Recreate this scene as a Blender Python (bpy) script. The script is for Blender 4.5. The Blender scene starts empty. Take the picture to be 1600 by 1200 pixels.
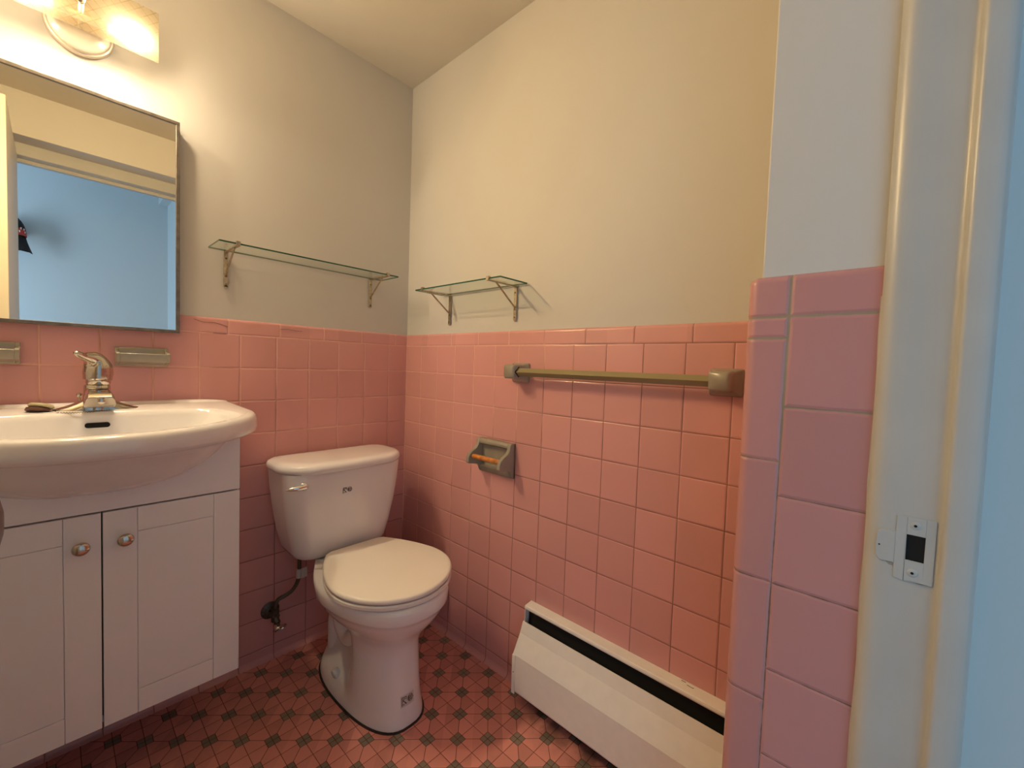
import bpy, bmesh, math, random
from mathutils import Vector, Matrix
random.seed(4)
PI = math.pi
scn = bpy.context.scene
C = scn.collection

# ------------------------------------------------------------ camera
cam_d = bpy.data.cameras.new('camera')
cam_d.sensor_fit = 'HORIZONTAL'; cam_d.sensor_width = 36.0
cam_d.lens = 652.4254 / 1600 * 36.0
cam_d.clip_start = 0.01; cam_d.clip_end = 60
cam = bpy.data.objects.new('camera', cam_d); C.objects.link(cam)
Rv = Vector((0.67338182, -0.73847182, 0.0348754))
Uv = Vector((0.0081541, 0.05458984, 0.99847557))
Fv = Vector((0.73924991, 0.67207092, -0.04278138))
M = Matrix((( Rv.x, Uv.x, -Fv.x, -1.04711573), (Rv.y, Uv.y, -Fv.y, -1.58631454), (Rv.z, Uv.z, -Fv.z, 1.07157892), (0, 0, 0, 1)))
cam.matrix_world = M
scn.camera = cam

# ------------------------------------------------------------ light and exposure
w = bpy.data.worlds.new('world'); scn.world = w; w.use_nodes = True
w.node_tree.nodes['Background'].inputs[0].default_value = (0.35, 0.6, 1.0, 1)
w.node_tree.nodes['Background'].inputs[1].default_value = 0.6
scn.view_settings.view_transform = 'Standard'
scn.view_settings.look = 'None'
scn.view_settings.exposure = 0.10
scn.view_settings.gamma = 1.0
scn.view_settings.use_curve_mapping = False
BULB = 1450.0
BULBCOL = (1.0, 0.79, 0.50)
def area(name, loc, target, sx, sy, energy, col):
    d = bpy.data.lights.new(name, 'AREA'); d.shape = 'RECTANGLE'; d.size = sx; d.size_y = sy
    d.energy = energy; d.color = col
    o = bpy.data.objects.new(name, d); C.objects.link(o); o.location = loc
    o.rotation_euler = (Vector(target) - Vector(loc)).to_track_quat('-Z', 'Y').to_euler()
    return o
# daylight through the bedroom window
area('daylight', (-2.58, -1.60, 1.06), (-2.2, -2.75, 1.0), 0.84, 1.85, 50.0, (0.56, 0.76, 0.95))

# ------------------------------------------------------------ mesh helpers
def new(): return bmesh.new()
def obj(name, bm, m, parent=None, smooth=False, bevel=0, seg=2, sub=0, ang=35):
    me = bpy.data.meshes.new(name)
    bmesh.ops.recalc_face_normals(bm, faces=bm.faces[:])
    bm.to_mesh(me); bm.free()
    if m is not None: me.materials.append(m)
    o = bpy.data.objects.new(name, me); C.objects.link(o)
    if parent: o.parent = parent
    if bevel:
        b = o.modifiers.new('bevel', 'BEVEL'); b.width = bevel; b.segments = seg; b.limit_method = 'ANGLE'; b.angle_limit = math.radians(30)
        b.harden_normals = False
    if sub:
        s = o.modifiers.new('sub', 'SUBSURF'); s.levels = sub; s.render_levels = sub
    if smooth or bevel:
        for p in me.polygons: p.use_smooth = True
        if not sub: me.set_sharp_from_angle(angle=math.radians(ang))
    return o
def empty(name, label, cat, loc, group=None):
    o = bpy.data.objects.new(name, None); C.objects.link(o); o.location = loc
    o.empty_display_size = 0.05
    tag(o, label, cat, group); o['_'] = 0; del o['_']
    return o
def tag(o, label, cat, group=None):
    o['label'] = label; o['category'] = cat
    if group: o['group'] = group
def adopt(parent):
    """children were modelled in world coordinates: keep them there"""
    bpy.context.view_layer.update()
    L = parent.location
    for c in parent.children:
        c.location = Vector(c.location) - L
def struct(o):
    o['kind'] = 'structure'; return o
def box(bm, x0, x1, y0, y1, z0, z1, mi=0):
    vs = [bm.verts.new(p) for p in ((x0,y0,z0),(x1,y0,z0),(x1,y1,z0),(x0,y1,z0),(x0,y0,z1),(x1,y0,z1),(x1,y1,z1),(x0,y1,z1))]
    for f in ((0,3,2,1),(4,5,6,7),(0,1,5,4),(1,2,6,5),(2,3,7,6),(3,0,4,7)):
        fc = bm.faces.new([vs[i] for i in f]); fc.material_index = mi
    return vs
def quad(bm, a, b, c, d):
    return bm.faces.new([bm.verts.new(p) for p in (a, b, c, d)])
def loft(bm, rings, cap0=True, cap1=True, closed=True):
    R = [[bm.verts.new(p) for p in r] for r in rings]
    n = len(R[0])
    for a, b in zip(R, R[1:]):
        for i in range(n if closed else n - 1):
            j = (i + 1) % n
            bm.faces.new((a[i], a[j], b[j], b[i]))
    if cap0 and closed: bm.faces.new(R[0][::-1])
    if cap1 and closed: bm.faces.new(R[-1])
    return R
def prism(bm, prof, ax, a0, a1):
    """profile of 2D points extruded along axis ax (0 x,1 y,2 z)"""
    def P(p, a):
        if ax == 0: return (a, p[0], p[1])
        if ax == 1: return (p[0], a, p[1])
        return (p[0], p[1], a)
    loft(bm, [[P(p, a0) for p in prof], [P(p, a1) for p in prof]])
def frame(d):
    d = d.normalized()
    u = d.cross(Vector((0, 0, 1)))
    if u.length < 1e-3: u = Vector((1, 0, 0))
    u.normalize(); return u, d.cross(u).normalized()
def tube(bm, pts, r, n=12, caps=True, sx=1.0):
    pts = [Vector(p) for p in pts]
    rs = r if isinstance(r, (list, tuple)) else [r] * len(pts)
    rings = []; u = None
    for i, p in enumerate(pts):
        if i == 0: d = pts[1] - p
        elif i == len(pts) - 1: d = p - pts[i - 1]
        else: d = (pts[i + 1] - pts[i]).normalized() + (p - pts[i - 1]).normalized()
        d.normalize()
        if u is None: u, v = frame(d)
        else:
            u = (u - d * u.dot(d)).normalized(); v = d.cross(u)
        rings.append([p + (u * math.cos(2 * PI * k / n) + v * math.sin(2 * PI * k / n) * sx) * rs[i] for k in range(n)])
    loft(bm, rings, caps, caps)
def lathe(bm, prof, origin, axis, n=32):
    """prof: list of (radius, distance along axis)"""
    o = Vector(origin); d = Vector(axis).normalized(); u, v = frame(d)
    rings = [[o + d * h + (u * math.cos(2 * PI * k / n) + v * math.sin(2 * PI * k / n)) * max(r, 1e-5) for k in range(n)] for r, h in prof]
    loft(bm, rings)
def smoothpath(pts, k=8):
    pts = [Vector(p) for p in pts]; out = []
    P = [pts[0]] + pts + [pts[-1]]
    for i in range(1, len(P) - 2):
        a, b, c, d = P[i - 1], P[i], P[i + 1], P[i + 2]
        for s in range(k):
            t = s / k
            out.append(0.5 * ((2 * b) + (c - a) * t + (2 * a - 5 * b + 4 * c - d) * t * t + (3 * b - a - 3 * c + d) * t ** 3))
    out.append(pts[-1]); return out

# ------------------------------------------------------------ node helpers
class V:
    nt = None
    def __init__(s, k): s.s = k
    @staticmethod
    def m(op, *a, clamp=False):
        n = V.nt.nodes.new('ShaderNodeMath'); n.operation = op; n.use_clamp = clamp
        for i, x in enumerate(a):
            if isinstance(x, V): V.nt.links.new(x.s, n.inputs[i])
            else: n.inputs[i].default_value = x
        return V(n.outputs[0])
    def __add__(s, o): return V.m('ADD', s, o)
    def __radd__(s, o): return V.m('ADD', s, o)
    def __sub__(s, o): return V.m('SUBTRACT', s, o)
    def __rsub__(s, o): return V.m('SUBTRACT', o, s)
    def __mul__(s, o): return V.m('MULTIPLY', s, o)
    def __rmul__(s, o): return V.m('MULTIPLY', s, o)
    def __truediv__(s, o): return V.m('DIVIDE', s, o)
def vabs(a): return V.m('ABSOLUTE', a)
def vmin(a, b): return V.m('MINIMUM', a, b)
def vmax(a, b): return V.m('MAXIMUM', a, b)
def gt(a, b): return V.m('GREATER_THAN', a, b)
def lt(a, b): return V.m('LESS_THAN', a, b)
def floor_(a): return V.m('FLOOR', a)
def fract(a): return V.m('FRACT', a)
def step(a, lo, hi):
    n = V.nt.nodes.new('ShaderNodeMapRange'); n.interpolation_type = 'SMOOTHSTEP'
    V.nt.links.new(a.s, n.inputs[0]); n.inputs[1].default_value = lo; n.inputs[2].default_value = hi
    return V(n.outputs[0])
def sel(c, a, b): return c * a + (1 - c) * b
def linedist(x, off, s):
    f = fract((x - off) / s)
    return vmin(f, 1 - f) * s
def mat(name, col=(0.8, 0.8, 0.8), rough=0.5, metal=0.0, spec=0.5, coat=0.0, noise=0.0, nscale=30, bump=0.0, bscale=60, bd=0.001):
    m = bpy.data.materials.new(name); m.use_nodes = True; nt = m.node_tree; V.nt = nt
    b = nt.nodes['Principled BSDF']
    b.inputs['Base Color'].default_value = (*col, 1); b.inputs['Roughness'].default_value = rough
    b.inputs['Metallic'].default_value = metal; b.inputs['Specular IOR Level'].default_value = spec
    b.inputs['Coat Weight'].default_value = coat; b.inputs['Coat Roughness'].default_value = 0.08
    g = nt.nodes.new('ShaderNodeNewGeometry')
    if noise:
        n = nt.nodes.new('ShaderNodeTexNoise'); n.inputs['Scale'].default_value = nscale; n.inputs['Detail'].default_value = 4
        nt.links.new(g.outputs['Position'], n.inputs['Vector'])
        mr = nt.nodes.new('ShaderNodeMapRange'); mr.inputs[1].default_value = 0.3; mr.inputs[2].default_value = 0.7
        mr.inputs[3].default_value = 1 - noise; mr.inputs[4].default_value = 1 + noise
        nt.links.new(n.outputs[0], mr.inputs[0])
        mx = nt.nodes.new('ShaderNodeVectorMath'); mx.operation = 'SCALE'; mx.inputs[0].default_value = col
        nt.links.new(mr.outputs[0], mx.inputs['Scale']); nt.links.new(mx.outputs[0], b.inputs['Base Color'])
    if bump:
        n = nt.nodes.new('ShaderNodeTexNoise'); n.inputs['Scale'].default_value = bscale; n.inputs['Detail'].default_value = 5
        nt.links.new(g.outputs['Position'], n.inputs['Vector'])
        bp = nt.nodes.new('ShaderNodeBump'); bp.inputs['Strength'].default_value = bump; bp.inputs['Distance'].default_value = bd
        nt.links.new(n.outputs[0], bp.inputs['Height']); nt.links.new(bp.outputs[0], b.inputs['Normal'])
    return m
def mixcol(fac, a, b):
    n = V.nt.nodes.new('ShaderNodeMix'); n.data_type = 'RGBA'
    V.nt.links.new(fac.s, n.inputs[0])
    for i, x in ((6, a), (7, b)):
        if isinstance(x, tuple): n.inputs[i].default_value = (*x, 1)
        else: V.nt.links.new(x, n.inputs[i])
    return n.outputs[2]
def position():
    g = V.nt.nodes.new('ShaderNodeNewGeometry')
    s = V.nt.nodes.new('ShaderNodeSeparateXYZ'); V.nt.links.new(g.outputs['Position'], s.inputs[0])
    return V(s.outputs[0]), V(s.outputs[1]), V(s.outputs[2]), g.outputs['Position']
def rnd(a, b):
    c = V.nt.nodes.new('ShaderNodeCombineXYZ'); V.nt.links.new(a.s, c.inputs[0]); V.nt.links.new(b.s, c.inputs[1])
    n = V.nt.nodes.new('ShaderNodeTexWhiteNoise'); n.noise_dimensions = '2D'
    V.nt.links.new(c.outputs[0], n.inputs['Vector']); return V(n.outputs['Value'])
def noise(pos, scale, detail=3):
    n = V.nt.nodes.new('ShaderNodeTexNoise'); n.inputs['Scale'].default_value = scale; n.inputs['Detail'].default_value = detail
    V.nt.links.new(pos, n.inputs['Vector']); return V(n.outputs[0])
def scalecol(c, f):
    n = V.nt.nodes.new('ShaderNodeVectorMath'); n.operation = 'SCALE'
    if isinstance(c, tuple): n.inputs[0].default_value = c
    else: V.nt.links.new(c, n.inputs[0])
    V.nt.links.new(f.s, n.inputs['Scale']); return n.outputs[0]

TS = 0.1095; ZR = 10 * TS + 0.048           # tile pitch, underside of the cap course
PINK = (0.69, 0.34, 0.33)
GROUT = (0.20, 0.085, 0.06)
def tile_mat(name, which):
    m = bpy.data.materials.new(name); m.use_nodes = True; V.nt = m.node_tree
    b = m.node_tree.nodes['Principled BSDF']
    x, y, z, pos = position()
    wob = (noise(pos, 9) - 0.5) * 0.0016
    if which == 'C': wob = wob + (noise(pos, 70, 4) - 0.5) * 0.0022 + 0.0004 - step(z, 0.94, 1.10) * 0.0009
    incap = gt(z, ZR)
    if which in 'AB':
        h = x if which == 'A' else y
        off, capoff = (-0.0858, -0.209) if which == 'A' else (-0.113, -0.308)
        dv = linedist(h, off, TS)
        dcap = linedist(h, capoff, 0.1525)
        dh = linedist(z, ZR, TS)
        # the lowest, shorter course stands on the floor
        dcol = sel(incap, dcap, dv)
        drow = sel(gt(z, ZR + 0.02), 1.0, dh)
        cell = rnd(floor_((h - off) / TS), floor_((z - ZR) / TS))
        gw = 0.0010
    else:
        strip = gt(y, -1.4895)
        dh = linedist(z, ZR, TS); dh = sel(gt(z, ZR + 0.02), 1.0, dh)
        ds = vmin(linedist(z, 1.117 - 0.151 * 8, 0.151), vabs(z - ZR)); ds = sel(gt(z, ZR + 0.004), 1.0, ds)
        drow = sel(strip, ds, dh)
        dcol = vabs(y + 1.4895 + (z - 0.9) * 0.004)
        cell = rnd(strip, sel(strip, floor_((z - 1.117) / 0.151), floor_((z - ZR) / TS)))
        gw = 0.0011
    d = vmin(dcol, drow) + wob
    mask = 1 - step(d, gw * 0.55, gw * 1.5)
    bv = 0.93 + cell * 0.11
    mott = 0.95 + noise(pos, 5) * 0.1
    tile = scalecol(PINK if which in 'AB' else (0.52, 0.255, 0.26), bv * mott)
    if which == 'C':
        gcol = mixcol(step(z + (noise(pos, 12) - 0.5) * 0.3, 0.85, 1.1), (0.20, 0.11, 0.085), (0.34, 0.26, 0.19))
    else:
        # joint highlights painted in as pale grout in the corner and by the sink, dirty lower down and towards the door
        dirt_tone = (0.95 - z) * 1.1 + (noise(pos, 7) - 0.5) * 1.6 + (((0 - y) - 0.55) * 1.5 if which == 'B' else 0.0 - (x + 0.3) * 0.3)
        gcol = mixcol(step(dirt_tone, -0.1, 0.5), (0.80, 0.47, 0.37), GROUT)
    col = mixcol(mask * (0.85 if which in 'AB' else 1.0), tile, gcol)
    V.nt.links.new(col, b.inputs['Base Color'])
    r = sel(mask, 0.8, 0.23)
    V.nt.links.new(r.s, b.inputs['Roughness'])
    b.inputs['Specular IOR Level'].default_value = 0.42
    hgt = step(d, 0.0, 0.0045) + cell * 0.02
    bp = V.nt.nodes.new('ShaderNodeBump'); bp.inputs['Strength'].default_value = 0.7; bp.inputs['Distance'].default_value = 0.0016
    V.nt.links.new(hgt.s, bp.inputs['Height']); V.nt.links.new(bp.outputs[0], b.inputs['Normal'])
    return m
def floor_mat():
    m = bpy.data.materials.new('mosaic floor'); m.use_nodes = True; V.nt = m.node_tree
    b = m.node_tree.nodes['Principled BSDF']
    x, y, z, pos = position()
    p = 0.0608; ox, oy = -0.155, -0.480; hs = 0.0163
    wx = (noise(pos, 11) - 0.5) * 0.0016
    u = (x - ox) / p + wx * 8; v = (y - oy) / p
    iu = floor_(u + 0.5); iv = floor_(v + 0.5)          # nearest vertex
    fu = (u - iu) * p; fv = (v - iv) * p                 # metres from it
    par = fract((iu + iv) * 0.5) * 2                      # 0 dark vertex, 1 plain crossing
    par = gt(par, 0.5)
    cheb = vmax(vabs(fu), vabs(fv))
    dark = (1 - par) * lt(cheb, hs)
    g_axis = vmin(vabs(fu), vabs(fv))                     # grout on both axis lines
    g_sq = sel(par, 1.0, vabs(cheb - hs))                 # outline of dark square
    # diagonal of each cell joining its two dark corners
    cu = floor_(u); cv = floor_(v)
    lu = (u - cu); lv = (v - cv)
    cpar = gt(fract((cu + cv) * 0.5) * 2, 0.5)            # cell parity
    d1 = vabs(lu - lv) * (p * 0.7071); d2 = vabs(lu + lv - 1) * (p * 0.7071)
    dd = sel(cpar, d2, d1)
    dd = sel(dark, 1.0, dd)
    # axis lines stop being grout where they run inside the big squares' sides: keep all
    d = vmin(vmin(g_axis, g_sq), dd) + (noise(pos, 60) - 0.5) * 0.0006
    mask = 1 - step(d, 0.0004, 0.0012)
    cell = rnd(cu + sel(gt(lu, lv), 0.3, 0.6), cv + 0.1)
    dcell = rnd(iu, iv)
    wear = noise(pos, 4, 5)
    pink = scalecol((0.74, 0.31, 0.265), 0.84 + cell * 0.26 + (wear - 0.5) * 0.35)
    grey = scalecol((0.25, 0.205, 0.165), 0.82 + dcell * 0.35)
    col = mixcol(dark, pink, grey)
    col = mixcol(mask * 0.85, col, (0.075, 0.022, 0.014))
    dirt_tone = step(x, -0.155, -0.04) * step(0 - y, 0.70, 0.86) * step(noise(pos, 16, 5), 0.30, 0.62)
    col = mixcol(dirt_tone * 0.75, col, (0.05, 0.035, 0.022))
    V.nt.links.new(col, b.inputs['Base Color'])
    r = sel(mask, 0.8, 0.42 + noise(pos, 30) * 0.16); V.nt.links.new(r.s, b.inputs['Roughness'])
    b.inputs['Specular IOR Level'].default_value = 0.35
    hgt = step(d, 0.0, 0.0018) + noise(pos, 90) * 0.12
    bp = V.nt.nodes.new('ShaderNodeBump'); bp.inputs['Strength'].default_value = 0.6; bp.inputs['Distance'].default_value = 0.0007
    V.nt.links.new(hgt.s, bp.inputs['Height']); V.nt.links.new(bp.outputs[0], b.inputs['Normal'])
    return m

M_ = dict(
    paint=mat('wall paint', (0.62, 0.60, 0.575), 0.62, spec=0.3, noise=0.015, nscale=3, bump=0.15, bscale=120, bd=0.0006),
    ceil=mat('ceiling paint', (0.64, 0.60, 0.53), 0.7, spec=0.25, noise=0.015, nscale=3, bump=0.1, bscale=90, bd=0.0006),
    trim=mat('gloss trim paint', (0.47, 0.47, 0.46), 0.33, spec=0.5, noise=0.03, nscale=14, bump=0.25, bscale=35, bd=0.0008),
    blue=mat('bedroom paint', (0.60, 0.66, 0.68), 0.6, spec=0.3, bump=0.12, bscale=100, bd=0.0005),
    wood=mat('bedroom floor boards', (0.50, 0.42, 0.34), 0.45, noise=0.2, nscale=12),
    porc=mat('porcelain', (0.86, 0.84, 0.86), 0.12, spec=0.55, coat=0.4, noise=0.01, nscale=8),
    seat=mat('seat plastic', (0.90, 0.86, 0.80), 0.32, spec=0.45),
    bisc=mat('grey glazed ceramic', (0.33, 0.30, 0.245), 0.22, spec=0.55, coat=0.3, noise=0.06, nscale=25),
    chrome=mat('chrome', (0.60, 0.55, 0.49), 0.09, metal=1.0),
    bright=mat('bright chrome', (0.90, 0.92, 0.95), 0.12, metal=1.0),
    brass=mat('aged nickel', (0.46, 0.38, 0.28), 0.34, metal=0.9, noise=0.25, nscale=90, bump=0.3, bscale=200, bd=0.0004),
    frame=mat('mirror frame metal', (0.20, 0.17, 0.145), 0.38, metal=0.7, noise=0.25, nscale=50),
    cab=mat('white laminate', (0.89, 0.88, 0.91), 0.42, spec=0.4, noise=0.008, nscale=6),
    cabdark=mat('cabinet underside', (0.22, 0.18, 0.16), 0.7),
    heat=mat('heater enamel', (0.88, 0.86, 0.83), 0.38, spec=0.45, noise=0.025, nscale=30, bump=0.15, bscale=30, bd=0.0008),
    heatdark=mat('heater inside', (0.012, 0.011, 0.010), 0.8),
    fin=mat('heater fin', (0.10, 0.09, 0.08), 0.5, metal=0.8),
    roll=mat('wooden roller', (0.60, 0.22, 0.045), 0.4, noise=0.3, nscale=60),
    bar=mat('towel bar plastic', (0.30, 0.25, 0.13), 0.28, spec=0.5, coat=0.2),
    black=mat('black hole', (0.004, 0.004, 0.004), 0.9),
    valve=mat('tarnished valve metal', (0.10, 0.085, 0.07), 0.45, metal=0.6, noise=0.4, nscale=120),
    hose=mat('braided hose', (0.12, 0.105, 0.08), 0.4, metal=0.5, bump=0.8, bscale=500, bd=0.0006),
    white=mat('white paper tag', (0.62, 0.58, 0.55), 0.7),
    ink=mat('ink', (0.10, 0.05, 0.045), 0.7),
    dirt_tone=mat('dark caulk', (0.035, 0.022, 0.016), 0.8, noise=0.3, nscale=80),
    bronze=mat('bronze knob', (0.20, 0.09, 0.05), 0.25, metal=0.9),
    hat=mat('black cap cloth', (0.010, 0.010, 0.012), 0.85),
    red=mat('red cap patch', (0.42, 0.05, 0.04), 0.75),
    hattext=mat('white embroidery', (0.75, 0.72, 0.70), 0.7),
    rubber=mat('yellowed rubber', (0.55, 0.47, 0.28), 0.5),
    rubberdark=mat('brown rubber', (0.12, 0.05, 0.03), 0.5),
    lampmetal=mat('fixture enamel', (0.62, 0.56, 0.48), 0.3, spec=0.6, metal=0.3),
    bolt=mat('bolt cap plastic', (0.72, 0.70, 0.68), 0.3),
    door=mat('door paint', (0.66, 0.62, 0.54), 0.4),
    tank=mat('tank decal pale', (0.66, 0.60, 0.55), 0.4),
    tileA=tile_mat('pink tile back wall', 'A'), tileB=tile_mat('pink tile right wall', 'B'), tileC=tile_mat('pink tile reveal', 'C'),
    floor=floor_mat(),
)
# mirror glass
mm = mat('mirror silver', (0.96, 0.97, 0.95), 0.0, metal=1.0); M_['mirror'] = mm
# shelf glass
def glass_mat(name, tint, edge):
    m = bpy.data.materials.new(name); m.use_nodes = True; nt = m.node_tree; V.nt = nt
    nt.nodes.remove(nt.nodes['Principled BSDF'])
    out = nt.nodes['Material Output']
    t = nt.nodes.new('ShaderNodeBsdfTransparent'); t.inputs[0].default_value = (*tint, 1)
    g = nt.nodes.new('ShaderNodeBsdfGlossy'); g.inputs['Roughness'].default_value = 0.02
    fr = nt.nodes.new('ShaderNodeFresnel'); fr.inputs[0].default_value = 1.5
    mx = nt.nodes.new('ShaderNodeMixShader')
    geo = nt.nodes.new('ShaderNodeNewGeometry'); fac = V(fr.outputs[0]) * (1 - V(geo.outputs['Backfacing']))
    nt.links.new(fac.s, mx.inputs[0]); nt.links.new(t.outputs[0], mx.inputs[1]); nt.links.new(g.outputs[0], mx.inputs[2])
    nt.links.new(mx.outputs[0], out.inputs[0])
    return m
M_['glass'] = glass_mat('shelf glass', (0.93, 0.965, 0.94), None)
M_['glassedge'] = mat('green glass edge', (0.008, 0.085, 0.05), 0.12, spec=0.7)
# etched lamp glass with diamond pattern
def lampglass():
    m = bpy.data.materials.new('etched lamp glass'); m.use_nodes = True; nt = m.node_tree; V.nt = nt
    nt.nodes.remove(nt.nodes['Principled BSDF']); out = nt.nodes['Material Output']
    x, y, z, pos = position()
    a = x + z; b = x - z
    d = vmin(linedist(a + 0 * x, 0.0, 0.025), linedist(b, 0.0, 0.025))
    line = 1 - step(d, 0.0004, 0.0012)
    tl = nt.nodes.new('ShaderNodeBsdfTranslucent'); tl.inputs[0].default_value = (0.9, 0.85, 0.75, 1)
    df = nt.nodes.new('ShaderNodeBsdfDiffuse'); df.inputs[0].default_value = (0.75, 0.68, 0.55, 1)
    tr = nt.nodes.new('ShaderNodeBsdfTransparent'); nt.links.new(mixcol(line, (0.95, 0.90, 0.78), (0.82, 0.72, 0.52)), tr.inputs[0])
    gl = nt.nodes.new('ShaderNodeBsdfGlossy'); gl.inputs['Roughness'].default_value = 0.15
    m1 = nt.nodes.new('ShaderNodeMixShader'); m1.inputs[0].default_value = 0.05
    nt.links.new(tl.outputs[0], m1.inputs[1]); nt.links.new(df.outputs[0], m1.inputs[2])
    m2 = nt.nodes.new('ShaderNodeMixShader')
    fac = 0.991 + line * -0.004
    nt.links.new(fac.s, m2.inputs[0]); nt.links.new(m1.outputs[0], m2.inputs[1]); nt.links.new(tr.outputs[0], m2.inputs[2])
    m3 = nt.nodes.new('ShaderNodeMixShader'); m3.inputs[0].default_value = 0.003
    nt.links.new(m2.outputs[0], m3.inputs[1]); nt.links.new(gl.outputs[0], m3.inputs[2])
    nt.links.new(m3.outputs[0], out.inputs[0]); return m
M_['lampglass'] = lampglass()
def emis(name, col, s):
    m = bpy.data.materials.new(name); m.use_nodes = True; nt = m.node_tree
    nt.nodes.remove(nt.nodes['Principled BSDF'])
    e = nt.nodes.new('ShaderNodeEmission'); e.inputs[0].default_value = (*col, 1)
    # added cut of the wallward glow so the wall burns out less: most light goes into the room
    V.nt = nt; g = nt.nodes.new('ShaderNodeNewGeometry'); sp = nt.nodes.new('ShaderNodeSeparateXYZ'); nt.links.new(g.outputs['Normal'], sp.inputs[0])
    f = step(V(sp.outputs[1]) * -0.96 + V(sp.outputs[2]) * -0.28, 0.25, 0.92) * (s * 0.997) + s * 0.003
    nt.links.new(f.s, e.inputs[1])
    nt.links.new(e.outputs[0], nt.nodes['Material Output'].inputs[0]); return m
M_['bulb'] = emis('lit bulb', BULBCOL, BULB)

# ------------------------------------------------------------ room shell
CZ = 2.2475
YF = -1.458          # plaster of the front wall, bathroom side
XR = -0.4435         # plaster of the tiled reveal
XLW = -1.32
bm = new(); box(bm, XLW - .1, 0.1, -1.70, 0.1, -0.06, 0.0); struct(obj('floor', bm, M_['floor']))
bm = new(); box(bm, XLW - .1, 0.1, YF - .01, 0.1, CZ, CZ + .08); struct(obj('ceiling', bm, M_['ceil']))
bm = new(); box(bm, XLW - .1, 0.1, 0.005, 0.1, 0, CZ); struct(obj('wall_back', bm, M_['paint']))
bm = new(); box(bm, 0.005, 0.1, YF, 0.005, 0, CZ); struct(obj('wall_right', bm, M_['paint']))
bm = new(); box(bm, XLW - .1, XLW, YF, 0.005, 0, CZ); struct(obj('wall_left', bm, M_['paint']))
DL = -1.20           # left side of the opening
bm = new()
box(bm, XR, 0.1, -1.645, YF, 0, 2.40)
box(bm, XLW - .1, DL, -1.645, YF, 0, 2.40)
box(bm, DL, XR, -1.645, YF, 2.05, 2.40)
struct(obj('wall_front', bm, M_['paint'], bevel=0.002))

def wainscot(name, path, m, ztop=1.193, t=0.0, r=0.011):
    """path: list of (point, outward normal); face rounded over at the top"""
    bm = new(); rows = []
    prof = [(0.0, 0.0), (0.0, ztop - r)]
    for k in range(1, 7):
        a = k / 6 * PI / 2
        prof.append(((1 - math.cos(a)) * r, ztop - r + math.sin(a) * r))
    prof.append((0.02, ztop))
    rows = [[(p[0] - n[0] * o, p[1] - n[1] * o, z) for p, n in path] for o, z in prof]
    loft(bm, rows, closed=False)
    return struct(obj(name, bm, m, smooth=True, ang=50))
wainscot('trim_1', [((XLW, 0), (0, -1)), ((0.0, 0), (0, -1))], M_['tileA'])
wainscot('trim_2', [((0, 0.0), (-1, 0)), ((0, YF), (-1, 0))], M_['tileB'])
rc = 0.014; XT = -0.450; YT = -1.4435
path = [((0.0, YT), (0, 1)), ((XT + rc, YT), (0, 1))]
for k in range(1, 8):
    a = PI / 2 + k / 8 * PI / 2
    path.append(((XT + rc + math.cos(a) * rc, YT - rc + math.sin(a) * rc), (math.cos(a), math.sin(a))))
path += [((XT, YT - rc), (-1, 0)), ((XT, -1.5755), (-1, 0))]
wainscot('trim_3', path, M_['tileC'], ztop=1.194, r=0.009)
# cove at the foot of the tile
def cove(name, pts, m):
    bm = new(); prof = [(0.0, 0.018), (0.0015, 0.011), (0.005, 0.005), (0.012, 0.0008), (0.013, -0.002), (-0.004, -0.002), (-0.004, 0.018)]
    loft(bm, [[(p[0] + n[0] * o, p[1] + n[1] * o, z) for o, z in prof] for p, n in pts], closed=True)
    return struct(obj(name, bm, m, smooth=True))
cove('baseboard_back', [((XLW, 0), (0, -1)), ((-0.0, 0), (0, -1))], M_['tileA'])
cove('baseboard_right', [((0, 0.0), (-1, 0)), ((0, YF), (-1, 0))], M_['tileB'])
# hairline cracks in the cap tiles, by the mirror
def cracks(parent_name, pts_list, rad=0.0005):
    bm = new()
    for pts in pts_list: tube(bm, pts, rad, n=5)
    o = obj('crack', bm, M_['dirt_tone'], bpy.data.objects[parent_name]); return o
cracks('trim_1', [[(-0.757, -.0003, 1.1815), (-0.735, -.0003, 1.175), (-0.705, -.0003, 1.176), (-0.688, -.0003, 1.172), (-0.668, -.0003, 1.166)],
                  [(-0.513, -.0003, 1.172), (-0.49, -.0003, 1.174), (-0.46, -.0003, 1.171), (-0.44, -.0003, 1.171)],
                  [(-0.708, -.0002, 1.1435), (-0.672, -.0002, 1.1430)]])

# jamb boards, stop and head of the doorway
XJ = -0.465
bm = new()
prof = [(-0.42, -1.5735), (-0.452, -1.5735)]
for k in range(1, 7):
    a = k / 6 * PI / 2; prof.append((-0.452 - .0145 * math.sin(a), -1.5735 - .0145 * (1 - math.cos(a))))
prof += [(-0.4668, -1.600), (-0.4668, -1.6245), (-0.4675, -1.6275), (-0.4700, -1.6292), (-0.4740, -1.6300)]
for k in range(1, 6):
    a = k / 5 * PI / 2; prof.append((-0.4740 - .0045 * math.sin(a), -1.6300 - .0045 * (1 - math.cos(a))))
prof += [(-0.4785, -1.645)]
for k in range(1, 6):
    a = k / 5 * PI / 2; prof.append((-0.4785 + .006 * (1 - math.cos(a)), -1.648 - .006 * math.sin(a)))
prof += [(-0.42, -1.654)]
prism(bm, prof, 2, 0, 1.995)
struct(obj('trim_4', bm, M_['trim'], smooth=True, ang=60))
bm = new(); box(bm, DL, -1.188, -1.654, -1.5735, 0, 2.015); struct(obj('trim_6', bm, M_['trim'], bevel=0.003))
bm = new(); box(bm, -1.19, -1.165, -1.654, -1.6285, 0, 1.985); struct(obj('trim_7', bm, M_['trim'], bevel=0.003))
bm = new(); box(bm, DL, -0.42, -1.654, -1.5735, 1.992, 2.055); struct(obj('trim_8', bm, M_['trim'], bevel=0.004))
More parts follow.
